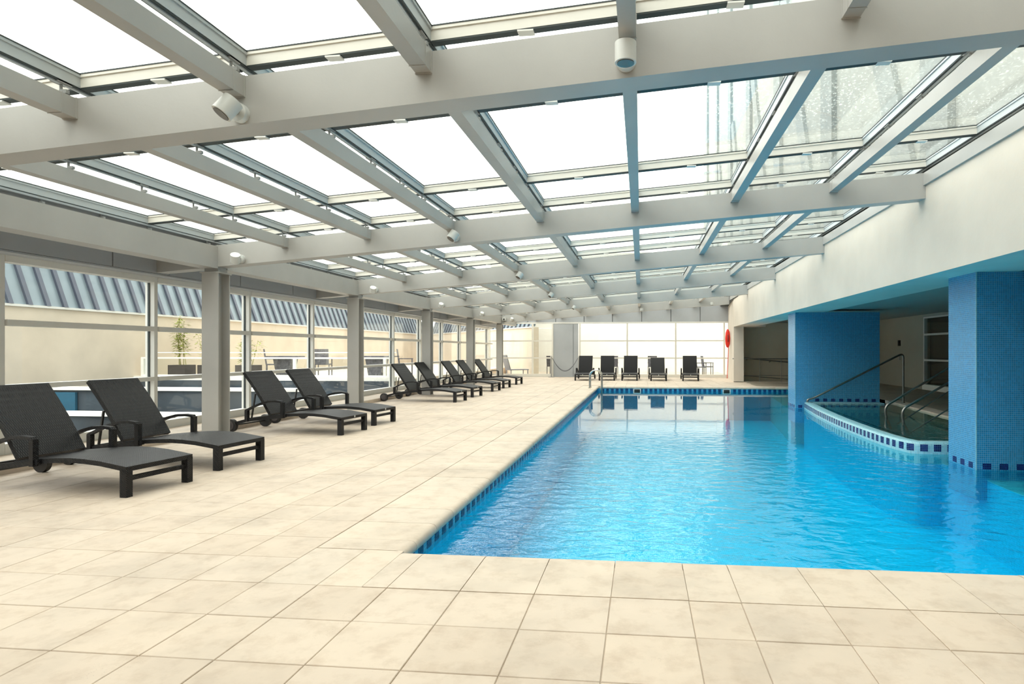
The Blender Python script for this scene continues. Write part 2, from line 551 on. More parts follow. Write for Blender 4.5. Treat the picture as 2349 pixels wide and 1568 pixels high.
# fascia panels
fj = [-4, -1.0, 1.2, 3.0, 4.0, 5.5, 7.33, 8.3, 9.9, 11.5, 12.5, 14.2, 15.9, 16.95, 18.6, 20.4, 21.4, 23, 24.9, 25.95, 27.4, YF]
for a, b in zip(fj[:-1], fj[1:]):
    ubox('fascia_panel', M['fascia'], -6.93, -6.90, a + .009, b - .009, 2.37, 3.0, wall_left)
MB().box(-7.0, -6.94, -4, YF, 2.36, 3.0).build('fascia_backing', M['gasket'], wall_left)
MB().box(-7.32, -6.92, -4, YF, 2.345, 2.365).build('fascia_soffit', M['fascia'], wall_left)
MU = [6.18 + 2.19 * k - .06 for k in range(-4, 11)]
wi = 1
def window_left(y0, y1):
    global wi
    w = empty('window_%d' % wi, kind='structure'); wi += 1
    ubox('mullion', M['alu'], WX - .145, WX, y0, y0 + .062, .085, 2.36, w)
    ubox('gasket', M['gasket'], WX - .10, WX - .07, y0 - .012, y0, .2, 2.26, w)
    a, b = y0 + .062, y1
    ubox('sill', M['alu'], WX - .145, WX + .005, a, b, .085, .205, w)
    ubox('rail', M['alu'], WX - .10, WX + .03, a + .004, b - .035, .815, .875, w)
    ubox('rail', M['alu'], WX - .10, WX + .03, a + .004, b - .035, 1.545, 1.615, w)
    ubox('header', M['alu'], WX - .145, WX + .01, a, b, 2.27, 2.36, w)
    gx = WX - .085
    for z0, z1 in ((.20, .82), (.87, 1.55), (1.61, 2.275)):
        ubox('pane', M['glass'], gx - .005, gx + .005, a - .005, b + .005, z0, z1, w)
    return w
for a, b in zip(MU[:-1], MU[1:]): window_left(a, b)
window_left(MU[-1], YF)

# ================================================================== FAR WALL
wall_far = empty('wall_far', kind='structure', label='far glazed gable wall with grey panels above')
gj = [-6.95, -5.404, -4.054, -2.696, -1.352, .02, 1.379, 2.724, 4.02]
for a, b in zip(gj[:-1], gj[1:]):
    MB().slab(a + .013, b - .013, YF - .03, YF, lambda x: 2.61, lambda x: ZP(x) + .05).build('gable_panel', M['fascia'], wall_far)
MB().slab(-7.3, 4.05, YF + .005, YF + .06, lambda x: 2.60, lambda x: ZP(x) + .2).build('gable_backing', M['gasket'], wall_far)
MB().box(-7.3, 4.02, YF - .06, YF + .06, 2.53, 2.605).build('header', M['alu'], wall_far)
MB().box(-4.17, -2.98, YF - .04, YF + .04, .0, 2.53).build('solid_panel', M['fascia'], wall_far)
MB().box(-3.22, -3.205, YF - .045, YF - .04, .02, 2.5).build('panel_joint', M['gasket'], wall_far)
def window_far(x0, x1, post=True):
    global wi
    w = empty('window_%d' % wi, kind='structure'); wi += 1
    ubox('mullion', M['alu_cream'], x0 - .035, x0 + .035, YF - .07, YF + .07, 0, 2.53, w)
    a, b = x0 + .035, x1 - .035
    ubox('sill', M['alu_cream'], a, b, YF - .06, YF + .06, 0, .14, w)
    ubox('rail', M['alu_cream'], a, b, YF - .05, YF + .05, .87, .93, w)
    ubox('rail', M['alu_cream'], a, b, YF - .05, YF + .05, 1.68, 1.74, w)
    for z0, z1 in ((.13, .88), (.92, 1.69), (1.73, 2.54)):
        ubox('pane', M['glass'], a - .005, b + .005, YF - .005, YF + .005, z0, z1, w)
for a, b in ((-7.30, -5.17), (-5.17, -4.2), (-2.9, -.654), (-.654, 1.60), (1.60, 3.82), (3.82, 4.05)): window_far(a, b)
ubox('mullion', M['alu_cream'], -4.235, -4.165, YF - .07, YF + .07, 0, 2.53, wall_far)

# ================================================================== RIGHT WALL
RW = [(-4, 3.45), (8, 3.545), (21, 3.60), (24.8, 3.66)]   # (y, x) line of the upper wall
def rwx(y):
    for (ya, xa), (yb_, xb) in zip(RW[:-1], RW[1:]):
        if y <= yb_: return xa + (xb - xa) * (y - ya) / (yb_ - ya)
    return RW[-1][1]
wall_right = empty('wall_right', kind='structure', label='tall cream plaster wall hanging over the right side of the pool')
m = MB()
def quadbox(m, x0, x1, y0, y1, z0, z1, xo0, xo1):
    b = len(m.v)
    m.v += [(x0, y0, z0), (xo0, y0, z0), (xo1, y1, z0), (x1, y1, z0), (x0, y0, z1), (xo0, y0, z1), (xo1, y1, z1), (x1, y1, z1)]
    m.f += [tuple(b + i for i in q) for q in ((0, 3, 2, 1), (4, 5, 6, 7), (0, 1, 5, 4), (1, 2, 6, 5), (2, 3, 7, 6), (3, 0, 4, 7))]
poly = [(x, y) for y, x in RW] + [(4.02, YF + .2), (4.9, YF + .2), (4.9, 24.8), (4.45, 24.8), (4.45, -4)]
m.prism(poly, 2.20, 3.35, 'z').build('upper_wall', M['plaster'], wall_right)
MB().prism([(3.66, 24.8), (4.02, YF + .2), (4.9, YF + .2), (4.05, 26.6), (4.05, 24.8)][::-1], -.02, 2.1995, 'z').build('end_wall', M['plaster'], wall_right)
# higher ceiling over the spa and corridor
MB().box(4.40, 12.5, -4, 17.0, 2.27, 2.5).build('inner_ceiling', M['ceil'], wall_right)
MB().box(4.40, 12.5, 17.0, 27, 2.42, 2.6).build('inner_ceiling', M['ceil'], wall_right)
wall_alcove = tag(MB().box(3.9, 12.5, 26.6, 26.8, -1.2, 2.45).build('wall_alcove', M['plaster_tan']), kind='structure', label='tan wall at the back of the alcove by the ramp railing')
wall_corridor = empty('wall_corridor', kind='structure', label='dim cream wall of the corridor behind the spa')
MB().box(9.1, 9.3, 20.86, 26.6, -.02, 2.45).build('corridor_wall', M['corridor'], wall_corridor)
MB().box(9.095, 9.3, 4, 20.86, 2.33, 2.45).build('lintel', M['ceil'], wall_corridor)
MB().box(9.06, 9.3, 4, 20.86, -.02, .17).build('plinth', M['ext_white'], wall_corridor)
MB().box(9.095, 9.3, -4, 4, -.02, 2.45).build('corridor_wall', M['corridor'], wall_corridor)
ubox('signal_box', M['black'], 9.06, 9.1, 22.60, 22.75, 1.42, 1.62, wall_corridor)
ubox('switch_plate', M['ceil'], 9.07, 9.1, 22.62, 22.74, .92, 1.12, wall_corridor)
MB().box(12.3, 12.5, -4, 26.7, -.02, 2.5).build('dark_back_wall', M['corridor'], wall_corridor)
wcr = empty('window_%d' % wi, kind='structure', label='dark glazed corridor window with white bars'); wi += 1
for y in (20.8, 17.0, 13.2, 9.4, 5.6): ubox('mullion', M['alu'], 9.1, 9.2, y, y + .06, .17, 2.33, wcr)
for z in (.92, 1.74): ubox('rail', M['alu'], 9.08, 9.16, 4, 20.8, z, z + .06, wcr)
ubox('rail', M['alu'], 9.08, 9.16, 4, 20.8, 2.29, 2.335, wcr)
for y0, y1 in ((17.06, 20.8), (13.26, 17), (9.46, 13.2), (5.66, 9.4)):
    for z0, z1 in ((.17, .92), (.98, 1.74), (1.8, 2.3)):
        ubox('pane', M['glass'], 9.13, 9.14, y0, y1, z0, z1, wcr)
MB().box(9.3, 9.35, 4, 20.86, .0, 2.33).build('dark_room_sheet', M['dark'], wall_corridor)  # near-black sheet painted in for the unlit room behind the glass
# back wall behind the camera and ends
tag(MB().box(-7.45, 12.5, -4.2, -4.0, -.02, 3.8).build('wall_back', M['plaster']), kind='structure')
# inner deck behind the spa
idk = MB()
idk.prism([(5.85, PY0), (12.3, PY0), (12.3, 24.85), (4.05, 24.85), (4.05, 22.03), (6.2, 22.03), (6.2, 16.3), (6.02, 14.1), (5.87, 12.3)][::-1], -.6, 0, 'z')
idk.build('inner_deck', M['stone_shaded'], floor)
MB().box(3.8, 12.3, 24.85, 26.7, -1.2, -.35).build('ramp', M['grout'], floor)
MB().box(3.66, 5.9, 24.80, 24.90, -.4, .02).build('ramp_kerb', M['stone_cope'], floor)

# ================================================================== CEILING
ceiling = empty('ceiling', kind='structure', label='sloping glass roof on grey steel frames')
bw = .20
for i, y in enumerate(F):
    b = MB()
    x1 = rwx(y) - .0 if i < 7 else 3.62
    b.slab(-6.93, x1, y, y + bw, ZB, ZP)
    ob = b.build('roof_beam', M['steel'], ceiling)
    # splice plates: vertical seam beside the column
    sm = MB()
    for xx in (-5.97,):
        sm.slab(xx, xx + .012, y - .006, y + bw + .006, lambda x: ZB(x) - .004, lambda x: ZP(x) + .004)
    sm.build('weld_seam', M['steel'], ob)
PXc = [-4.95, -3.75, -2.57, -1.34, -.08, 1.20, 2.43]
spans = [(F[i] + bw, F[i + 1]) for i in range(len(F) - 1)] + [(F[-1] + bw, YF)]
for (a, b) in spans:
    L = b - a
    q = MB().box(-.05, .05, 0, L, 0, .13)
    for y0, y1 in ((0, .012), (.105, .112), (L - .112, L - .105), (L - .012, L)):
        q.box(-.054, .054, y0, y1, -.004, .134)
    me = q.mesh('purlin', M['steel'])
    for x in PXc:
        put('purlin', me, ceiling, (x, a, ZP(x) - .13))
    # eaves beam over the columns and edge beam along the right wall
    ubox('eaves_beam', M['steel'], -6.20, -5.96, a, b, 2.425, 2.735, ceiling)
    x0, x1 = rwx(a), rwx(b)
    e = MB(); quadbox(e, x0 - .03, x1 - .03, a, b, 3.33, 3.485, x0 + .1, x1 + .1)
    e.build('edge_beam', M['steel'], ceiling)
# glazing grid
G0, G1 = .075, .175
RX = [-6.08] + PXc + [3.60]
rails_y = spans
bars = []
for i in range(len(F)):
    y = F[i]
    bars += [y + .07]
    if i < len(F) - 1:
        s_ = F[i + 1] - y
        bars += [y + s_ * .262, y + s_ * .75]
bars += [28.7]
for i, x in enumerate(RX):
    for (a, b) in [(F[k], F[k + 1]) for k in range(len(F) - 1)] + [(F[-1], YF)]:
        L = b - a
        q = MB().box(-.033, .033, 0, L, G0 + .012, G1).box(-.042, .042, 0, L, G1 - .022, G1 - .004).box(-.012, .012, 0, L, G0 - .006, G0 + .012)
        key = ('glazing_rail', round(L, 3))
        if key not in _unit: _unit[key] = q.mesh('glazing_rail', M['alu_rail'])
        r = put('glazing_rail', _unit[key], ceiling, (x, a, ZP(x)))
        gk = ('gasket', round(L, 3))
        if gk not in _unit: _unit[gk] = MB().box(-.045, .045, 0, L, G1 - .004, G1 + .004).box(-.030, -.014, 0, L, G0 + .002, G0 + .012).box(.014, .030, 0, L, G0 + .002, G0 + .012).mesh('rail_gasket', M['gasket'])
        put('rail_gasket', _unit[gk], r)
        # adjusting studs with clips
        if 'stud' not in _unit:
            st = MB().cyl((0, 0, -.005), (0, 0, G0 + .004), .009, 8).box(-.022, .022, -.02, .02, -.004, .012).box(.0, .05, -.014, .012, .006, .030).box(-.03, .03, -.05, .05, G0 - .004, G0 + .010)
            _unit['stud'] = st.mesh('stud', M['steel_dark'])
        if i < 8:
            for fr_ in (.262, .44, .60, .75, .985):
                put('stud', _unit['stud'], r, (.0, L * fr_, 0))
# cross bars and panes
for i in range(len(RX) - 1):
    xa, xb = RX[i] + .033, RX[i + 1] - .033
    for y in bars:
        k = ('cross_bar', i)
        if k not in _unit:
            zz = lambda o_: (lambda x: ZP(x) + o_)
            q = MB().slab(xa, xb, -.03, .03, zz(G0 + .012), zz(G1 - .022)).slab(xa, xb, -.04, .04, zz(G1 - .022), zz(G1 - .004))
            _unit[k] = q.mesh('cross_bar', M['alu_cream'])
            _unit[('bg', i)] = MB().slab(xa, xb, -.043, .043, zz(G1 - .004), zz(G1 + .004)).slab(xa, xb, -.028, .028, zz(G0 + .002), zz(G0 + .012)).mesh('bar_gasket', M['gasket'])
            _unit[('cl', i)] = MB().box((xa + xb) / 2 - .05, (xa + xb) / 2 + .05, -.032, .032, ZP((xa + xb) / 2) + G0 - .006, ZP((xa + xb) / 2) + G0 + .004).mesh('bar_clip', M['alu'])
        o = put('cross_bar', _unit[k], ceiling, (0, y, 0))
        put('bar_gasket', _unit[('bg', i)], o)
        if y < 17: put('bar_clip', _unit[('cl', i)], o)
    for j in range(len(bars) - 1):
        if bars[j] < -.8: continue
        MB().slab(xa - .02, xb + .02, bars[j] + .01, bars[j + 1] - .01, lambda x: ZP(x) + G1 + .004, lambda x: ZP(x) + G1 + .012).build('roof_pane', M['glass_roof'], ceiling)
MB().slab(-6.1, 3.7, -5.1, -.66, lambda x: ZP(x) + .16, lambda x: ZP(x) + .22).build('added_sky_blocker', M['fascia'], ceiling)  # opaque roof added out of view to block sky and darken the near deck
MB().box(-7.28, -7.20, -4, 1.7, .1, 2.36).build('added_window_blocker', M['fascia'], wall_left)  # unseen sheet added over the nearest left windows to cut daylight
# closure from the left glazing rail down to the fascia (gutter)
MB().slab(-7.4, -6.05, -4, YF, lambda x: 2.80, lambda x: 2.83).build('gutter', M['fascia'], ceiling)
MB().box(3.64, 4.1, -4, YF, 3.3, 3.62).build('wall_cap', M['gasket'], ceiling)

# ================================================================== COLUMNS
def column_mesh():
    m = MB()
    w = .25
    m.box(0, w, 0, .018, 0, 2.36).box(0, w, w - .018, w, 0, 2.36).box(w / 2 - .007, w / 2 + .007, .018, w - .018, 0, 2.36)
    return m.mesh('shaft', M['steel'])
shaft = column_mesh()
cap = MB().box(-.02, .27, -.02, .27, 2.36, 2.378).box(.02, .23, .03, .22, 2.378, 2.45).mesh('cap_plate', M['steel'])
basep = MB().box(-.01, .26, -.01, .26, 0, .01).mesh('base_plate', M['steel'])
ords = ['nearest grey steel column, between the second and third loungers', 'grey steel column just behind the fourth lounger from the left', 'grey steel column behind the sixth lounger from the left',
        'grey steel column behind the eighth lounger from the left', 'farthest grey steel column, carrying the security camera']
for y, l in zip(F[3:], ords):
    c = empty('steel_column', (-6.206, y, 0), label=l, cat='column', group='steel columns along the window wall')
    put('shaft', shaft, c); put('cap_plate', cap, c); put('base_plate', basep, c)

# ================================================================== POOL
pool = empty('swimming_pool', (PX0, PY0, 0), label='large blue mosaic swimming pool in the middle of the hall', cat='pool')
ox, oy = PX0, PY0
def P_(m, name, mat):   # build in world coords, then move under the pool
    for i, v in enumerate(m.v): m.v[i] = (v[0] - ox, v[1] - oy, v[2])
    return m.build(name, mat, pool)
ZF = -1.15
# submerged shelf around the pillar (plan view)
shelf = [(4.10, 8.86), (4.12, 8.0), (4.06, 7.3), (4.05, 3.72)]
WR = 5.85
P_(MB().box(PX0 - .2, 6.4, PY0 - .2, PY1 + .2, ZF - .1, ZF), 'basin_floor', M['mosaic_pool'])
WLX = PX0 - .045; WNY = PY0 - .045; WFY = PY1 + .045
P_(MB().box(WLX - .1, WLX, WNY, WFY, -.20, -.075), 'left_wall', M['mosaic_pool2'])
P_(MB().box(WLX - .1, WLX - .002, WNY, WFY, ZF, -.20), 'left_lower_wall', M['mosaic_pool'])
P_(MB().box(WLX - .1, 6.2, WNY - .1, WNY, ZF, -.075), 'near_wall', M['mosaic_pool2'])
P_(MB().box(WLX - .1, 6.4, WFY, WFY + .1, ZF, -.075), 'far_wall', M['mosaic_pool2'])
P_(MB().box(WR, WR + .1, WNY, 9.0, ZF, -.01), 'right_wall', M['mosaic_pool'])
P_(MB().prism((shelf + [(WR, 3.72), (WR, 8.86)])[::-1], ZF, -.29, 'z'), 'shelf', M['mosaic_pool'])
P_(MB().prism((shelf + [(WR, 3.72), (WR, 8.86)])[::-1], -.289, -.28, 'z'), 'shelf_top', M['mosaic_light'])
P_(MB().prism([(3.85, 16.27), (6.2, 16.27), (6.2, WFY), (4.4, WFY)], ZF, -.30, 'z'), 'corner_shelf', M['mosaic_light'])
P_(MB().box(6.2, 6.3, 16.3, WFY, ZF, -.005), 'side_wall', M['mosaic_pool'])

# cobalt blocks: 4 x 6 little raised tiles
def block(nu, nv, s=.0242, j=.003, d=.003):
    m = MB()
    for a in range(nu):
        for b in range(nv):
            x0 = (a - nu / 2) * s + j / 2; z0 = (b - nv / 2) * s + j / 2
            m.box(x0, x0 + s - j, -d, 0, z0, z0 + s - j)
    return m.mesh('mosaic_block', M['cobalt'])
blk = block(4, 4)
blk3 = block(4, 3, .0242)
ZC = -.117
n = int((PY1 - PY0) / .1685)
for k in range(n):
    put('mosaic_block', blk, pool, (WLX - ox, PY0 + .08 + k * .1685 - oy, ZC), (0, 0, PI / 2))
k = 0
x = PX0 + .14
sk = (-.144, 2.93)
while x < 6.2:
    if all(abs(x - s_) > .13 for s_ in sk):
        put('mosaic_block', blk, pool, (x - ox, WFY - oy, ZC), (0, 0, 0))
    x += .1685
for s_ in sk:
    a = ubox('skimmer', M['white'], s_ - .135 - ox, s_ + .135 - ox, WFY - .02 - oy, WFY - oy, -.25, -.068, pool)
    ubox('skimmer_slot', M['slot'], s_ - .10 - ox, s_ + .10 - ox, WFY - .025 - oy, WFY - .019 - oy, -.215, -.102, pool)
for k in range(40):
    y = 3.9 + k * .1685 * 2
    if y < 8.4: put('mosaic_block', blk, pool, (4.05 + .012 * (y - 3.7) - ox, y - oy, -.36), (0, 0, -PI / 2))
# water
wm = MB()
wm.v = [(WLX, WNY, ZW), (WR, WNY, ZW), (WR, 15.6, ZW), (6.2, 16.3, ZW), (6.2, WFY, ZW), (WLX, WFY, ZW)]
wm.f = [(0, 1, 2, 3, 4, 5)]
water = tag(wm.build('pool_water', M['water']), kind='stuff', label='rippled clear blue water filling the pool')

# ================================================================== SPA
SX, SY = 3.8, 8.86
spa = empty('hot_tub', (SX, SY, 0), label='raised green-blue spa with curved tiled rim at the right of the pool', cat='hot tub')
rim_o = [(5.85, 8.86), (5.0, 8.86), (3.90, 8.86), (3.80, 8.875), (3.72, 8.95), (3.65, 9.2), (3.605, 9.7), (3.60, 10.3), (3.61, 11.0), (3.64, 11.8), (3.69, 12.6), (3.76, 13.5), (3.84, 14.3), (3.93, 15.1), (3.98, 15.5)]
def offset(path, d):
    out = []
    for i, p in enumerate(path):
        a = Vector(path[max(i - 1, 0)]); b = Vector(path[min(i + 1, len(path) - 1)])
        t = (b - a).normalized(); nrm = Vector((t.y, -t.x))
        out.append((p[0] + nrm.x * d, p[1] + nrm.y * d))
    return out
rprof = [(0, -.30), (0, -.06), (.006, -.03), (.025, -.008), (.055, 0), (.17, 0), (.20, -.008), (.215, -.03), (.218, -.7)]
m = MB()
rings = [offset(rim_o, d) for d, z in rprof]
if rings[5][8][0] < rim_o[8][0]: rings = [offset(rim_o, -d) for d, z in rprof]
for ring, (d, z) in zip(rings, rprof):
    m.v += [(p[0] - SX, p[1] - SY, z) for p in ring]
N = len(rim_o)
for r in range(len(rprof) - 1):
    for i in range(N - 1):
        m.f.append((r * N + i, r * N + i + 1, (r + 1) * N + i + 1, (r + 1) * N + i))
m.f.append(tuple(r * N for r in range(len(rprof))))
m.f.append(tuple(r * N + N - 1 for r in reversed(range(len(rprof)))))
m.build('rim', M['mosaic_light'], spa, True)
low = MB()
for ring, z in ((rings[0], -.30), (rings[0], -1.15)): low.v += [(p[0] - SX, p[1] - SY, z) for p in ring]
for i in range(N - 1): low.f.append((i, i + 1, N + i + 1, N + i))
low.build('rim_foot', M['mosaic_pool'], spa, True)
blk_r = block(4, 4)
def along(path, step, start):
    out = []; nxt = start; done = 0
    for (a, b) in zip(path[:-1], path[1:]):
        va, vb = Vector(a), Vector(b); L = (vb - va).length
        while nxt <= done + L:
            out.append((va + (vb - va) * ((nxt - done) / L), (vb - va).normalized())); nxt += step
        done += L
    return out
for p, t in along(rim_o, .175, .05):
    nrm = Vector((-t.y, t.x))
    if nrm.x > .2 or (abs(nrm.x) <= .2 and nrm.y > 0): nrm = -nrm
    ang = math.atan2(nrm.y, nrm.x) + PI / 2
    put('mosaic_block', blk_r, spa, (p.x - SX, p.y - SY, -.078), (0, 0, ang))
def rel(poly): return [(a - SX, b - SY) for a, b in poly]
MB().prism(rel([(3.75, 9.0), (5.85, 9.0), (5.87, 12.3), (6.02, 14.1), (6.15, 15.54), (4.1, 15.54)]), -.72, -.68, 'z').build('spa_floor', M['mosaic_spa'], spa)
MB().prism(rel([(5.45, 9.05), (5.86, 9.05), (5.88, 12.3), (6.02, 14.1), (6.12, 15.5), (5.65, 15.5)]), -.68, -.22, 'z').build('spa_step', M['mosaic_spa'], spa)
MB().box(4.1 - SX, 5.77 - SX, 15.25 - SY, 15.54 - SY, -.7, -.0).build('ledge', M['mosaic_light'], spa)
for k in range(9): put('mosaic_block', blk3, spa, (4.35 - SX + k * .175, 15.25 - SY, -.06))
sp_poly = [(q[0], q[1]) for q in rings[7] if q[0] < 5.8] + [(4.1, 15.25), (6.1, 15.25), (6.01, 14.1), (5.86, 12.3), (5.84, 9.08)]
wv = MB(); wv.v = [(a, b, -.028) for a, b in sp_poly]; wv.f = [tuple(range(len(sp_poly)))]
tag(wv.build('hot_tub_water', M['water_spa']), kind='stuff', label='still green water in the raised spa')
# coping of the inner deck
cstone = MB().box(-.03, .3, -.294, .294, -.07, .006).mesh('coping_stone', M['stone_cope'])
for k in range(12):
    y0 = 9.0 + k * .6
    xx = 5.87 if y0 < 12.3 else 5.87 + (y0 - 12.3) * .087
    put('coping_stone', cstone, floor, (xx, y0 + .3, 0), (0, 0, -.06 if y0 > 12 else 0))

# tiled pillars
def pillar(x0, x1, y0, y1, label, ztop, blocks_front, name='tiled_pillar', zb=-.52):
    p = empty(name, (x0, y0, 0), label=label, cat='pillar')
    MB().box(0, x1 - x0, 0, y1 - y0, zb, ztop).build('tiled_face', M['mosaic'], p)
    MB().box(-.004, .006, -.004, .006, -.25, ztop).build('corner_bead', M['mosaic_light'], p)
    zc = -.118
    k = .12
    while k < (y1 - y0):
        put('mosaic_block', blk3, p, (-.0, k, zc), (0, 0, -PI / 2)); k += .19
    k = .12
    while k < blocks_front:
        put('mosaic_block', blk3, p, (k, -.0, zc)); k += .19
    return p
pillar(3.975, 5.8, 7.742, 8.40, 'huge blue mosaic pillar at the right edge, standing in the pool', 2.199, 1.7)
pillar(3.777, 5.772, 15.543, 16.26, 'wide blue mosaic wall block at the far end of the spa', 2.199, .3)
for k in range(8):
    put('mosaic_block', blk3, spa, (4.30 - SX + k * .19, 15.542 - SY, .045))

# ================================================================== LOUNGERS
def make_lounger(ang):
    """local +x towards the foot, origin on the floor under the foot end"""
    r = empty('sun_lounger')
    wk = M['wicker']
    top = [(.034, .265), (-.10, .283), (-.25, .303), (-.42, .315), (-.58, .318), (-.75, .31), (-.93, .296), (-1.22, .266)]
    prof = top + [(x, z - .042) for x, z in reversed(top)]
    MB().prism(prof, -.34, .34).build('seat', wk, r, True)
    for s in (-1, 1):
        y = .34 * s
        MB().box(-.034, .036, min(y, y - .06 * s), max(y, y - .06 * s), 0, .24).build('leg', wk, r)
        ya, yb_ = sorted((y, y + .035 * s))
        MB().prism([(-.90, .30), (-1.60, .207), (-1.80, .158), (-1.86, .10), (-1.80, .112), (-1.60, .163), (-.90, .25)], ya, yb_).build('side_rail', wk, r)
        arm = [(-.955, .455), (-.965, .482), (-1.06, .492), (-1.19, .484), (-1.32, .452), (-1.45, .405), (-1.60, .338)]
        q = MB().strip(arm, tuple(sorted((y + .0 * s, y + .052 * s))), .028)
        a0, a1 = sorted((y + .0 * s, y + .05 * s))
        q.box(-.978, -.930, a0, a1, .235, .476)
        q.box(-1.612, -1.562, a0, a1, .165, .345)
        q.build('armrest', wk, r)
        w = MB().cyl((-1.87, y - .0 * s, .10), (-1.87, y + .052 * s, .10), .10, 28).build('wheel', M['black'], r, True)
        MB().cyl((-1.87, y + .050 * s, .10), (-1.87, y + .058 * s, .10), .066, 20).cyl((-1.87, y + .05 * s, .10), (-1.87, y + .064 * s, .10), .014, 12).build('hub', M['hub'], w, True)
        # prop of the backrest
    MB().box(-.018, .018, -.28, .28, .138, .176).build('stretcher', wk, r)
    MB().cyl((-1.87, -.34, .10), (-1.87, .34, .10), .012, 10).build('axle', M['black'], r)
    MB().box(-1.60, -1.57, -.34, .34, .19, .22).build('cross_bar', M['black'], r)
    # backrest
    c, s_ = math.cos(ang), math.sin(ang)
    hx, hz = -1.235, .275
    L = .80
    pts = []
    for k in range(9):
        t = k / 8 * L
        bow = .018 * math.sin(PI * min(1, t / L)) 
        pts.append((hx - c * t - s_ * -bow, hz + s_ * t + c * bow))
    m = MB().strip(pts, (-.30, .30), .046)
    b = m.build('backrest', wk, r)
    mx, mz = hx - c * .42 - s_ * .03, hz + s_ * .42 - c * .03
    for s in (-1, 1):
        MB().strip([(mx, mz), (-1.58, .20)], tuple(sorted((.27 * s, .29 * s))), .018).build('prop', M['black'], r)
    MB().box(.034, .040, -.012, .012, .236, .266).build('tag', M['white'], r)
    return r
FA = [math.radians(54), math.radians(54)]
L0 = make_lounger(math.radians(53.5))
left = [(-4.35, 4.80), (-4.375, 5.975), (-4.39, 8.655), (-4.40, 9.816), (-4.43, 14.40), (-4.46, 16.03), (-4.47, 18.30), (-4.49, 19.9), (-4.51, 22.1)]
names = ['nearest black wicker lounger, cut off by the left edge', 'second nearest black wicker lounger, its foot in front of the first column', 'black wicker lounger with a wheel beside the first column',
         'black wicker lounger with its foot beside the second column', 'first of the five distant wicker loungers by the windows, wheel showing clearly',
         'second of the five distant wicker loungers, in front of the third column', 'third of the five distant wicker loungers, its back between the third and fourth columns',
         'fourth of the five distant wicker loungers, its back against the fourth column', 'last and farthest of the wicker loungers by the windows']
G1_ = 'black wicker loungers along the window wall'
for i, ((x, y), l) in enumerate(zip(left, names)):
    o = L0 if i == 0 else copy_tree(L0)
    if i == 8:
        for ch in list(L0.children):
            if ch.name.startswith('tag'): bpy.data.objects.remove(ch)
    rz = math.radians(-7 if i != 1 else -6)
    o.location = (x - .034, y + .34, 0); o.rotation_euler = (0, 0, rz)
    tag(o, l, 'lounger', G1_)
    if i < 2:
        for ch in list(o.children):
            if ch.name.startswith('tag') and i == 1: bpy.data.objects.remove(ch)
U0 = make_lounger(math.radians(68))
far = [(-2.43, 25.35, -90, None), (-1.43, 25.48, -88, None), (-.485, 25.5, -91, None), (.71, 25.33, -90, 1), (2.02, 25.45, -93, None)]
fl_ = ['leftmost wicker lounger facing the pool, beside the chain barrier', 'second wicker lounger of the row facing the pool, behind the steel ladder',
       'third wicker lounger of the row facing the pool, its back upright', 'fourth wicker lounger facing the pool, with its back lowered most', 'rightmost wicker lounger of the row facing the pool']
U1 = make_lounger(math.radians(55))
first = True
for (x, y, a, low), l in zip(far, fl_):
    if low: o = U1
    elif first: o = U0; first = False
    else: o = copy_tree(U0)
    o.location = (x, y, 0); o.rotation_euler = (0, 0, math.radians(a))
    tag(o, l, 'lounger', 'wicker loungers facing the pool at the far end')

# ================================================================== POOL LADDER AND RAILS
def arc(cx_, cz, r, a0, a1, n=10):
    return [(cx_ + r * math.cos(math.radians(a0 + (a1 - a0) * k / n)), cz + r * math.sin(math.radians(a0 + (a1 - a0) * k / n))) for k in range(n + 1)]
lad = empty('pool_ladder', (-1.52, 20.5, 0), label='polished steel pool ladder at the far left corner of the pool', cat='ladder')
for y in (-.22, .22):
    pts = [(-.20, 0.0), (-.20, .40)] + arc(0, .40, .20, 180, 0, 12)[1:] + [(.20, .1), (.20, -.9)]
    MB().tube([(a, y, b) for a, b in pts], .021, 12).build('grab_rail', M['chrome'], lad, True)
    MB().cyl((-.20, y, 0), (-.20, y, .02), .045, 16).build('flange', M['chrome'], lad)
for z in (-.42, -.68): MB().box(.16, .24, -.22, .22, z, z + .02).build('step', M['chrome'], lad)

def rounded(p, r=.12, n=6):
    """round the inner corners of a 3D path"""
    out = [Vector(p[0])]
    for i in range(1, len(p) - 1):
        a, b, c = Vector(p[i - 1]), Vector(p[i]), Vector(p[i + 1])
        d1 = (a - b); d2 = (c - b); rr = min(r, d1.length / 2, d2.length / 2)
        s0 = b + d1.normalized() * rr; s1 = b + d2.normalized() * rr
        for k in range(n + 1):
            t = k / n
            out.append((1 - t) ** 2 * s0 + 2 * t * (1 - t) * b + t * t * s1)
    out.append(Vector(p[-1]))
    return out
def handrail(pts, label, r=.021, rr=.16):
    x, y, z = pts[0]
    e = empty('handrail', (x, y, 0), label=label, cat='handrail', group='steel handrails of the spa')
    MB().tube([(p[0] - x, p[1] - y, p[2]) for p in rounded(pts, rr)], r, 12).build('tube', M['rail_dark'], e, True)
    q = pts[-1]
    MB().cyl((q[0] - x, q[1] - y, max(q[2], 0)), (q[0] - x, q[1] - y, max(q[2], 0) + .012), .045, 16).build('flange', M['rail_dark'], e)
handrail([(4.03, 15.40, -.01), (4.03, 15.40, .06), (4.18, 15.4, .10), (6.26, 15.4, 1.20), (6.26, 15.4, 0)], 'long handrail sloping up in front of the far blue mosaic block', .024, .12)
handrail([(4.78, 12.3, -.25), (4.69, 12.347, 0), (4.69, 12.347, .19), (6.75, 12.347, 1.50), (6.76, 12.347, 0)], 'upper handrail rising out of the spa beside the pillar', .022)
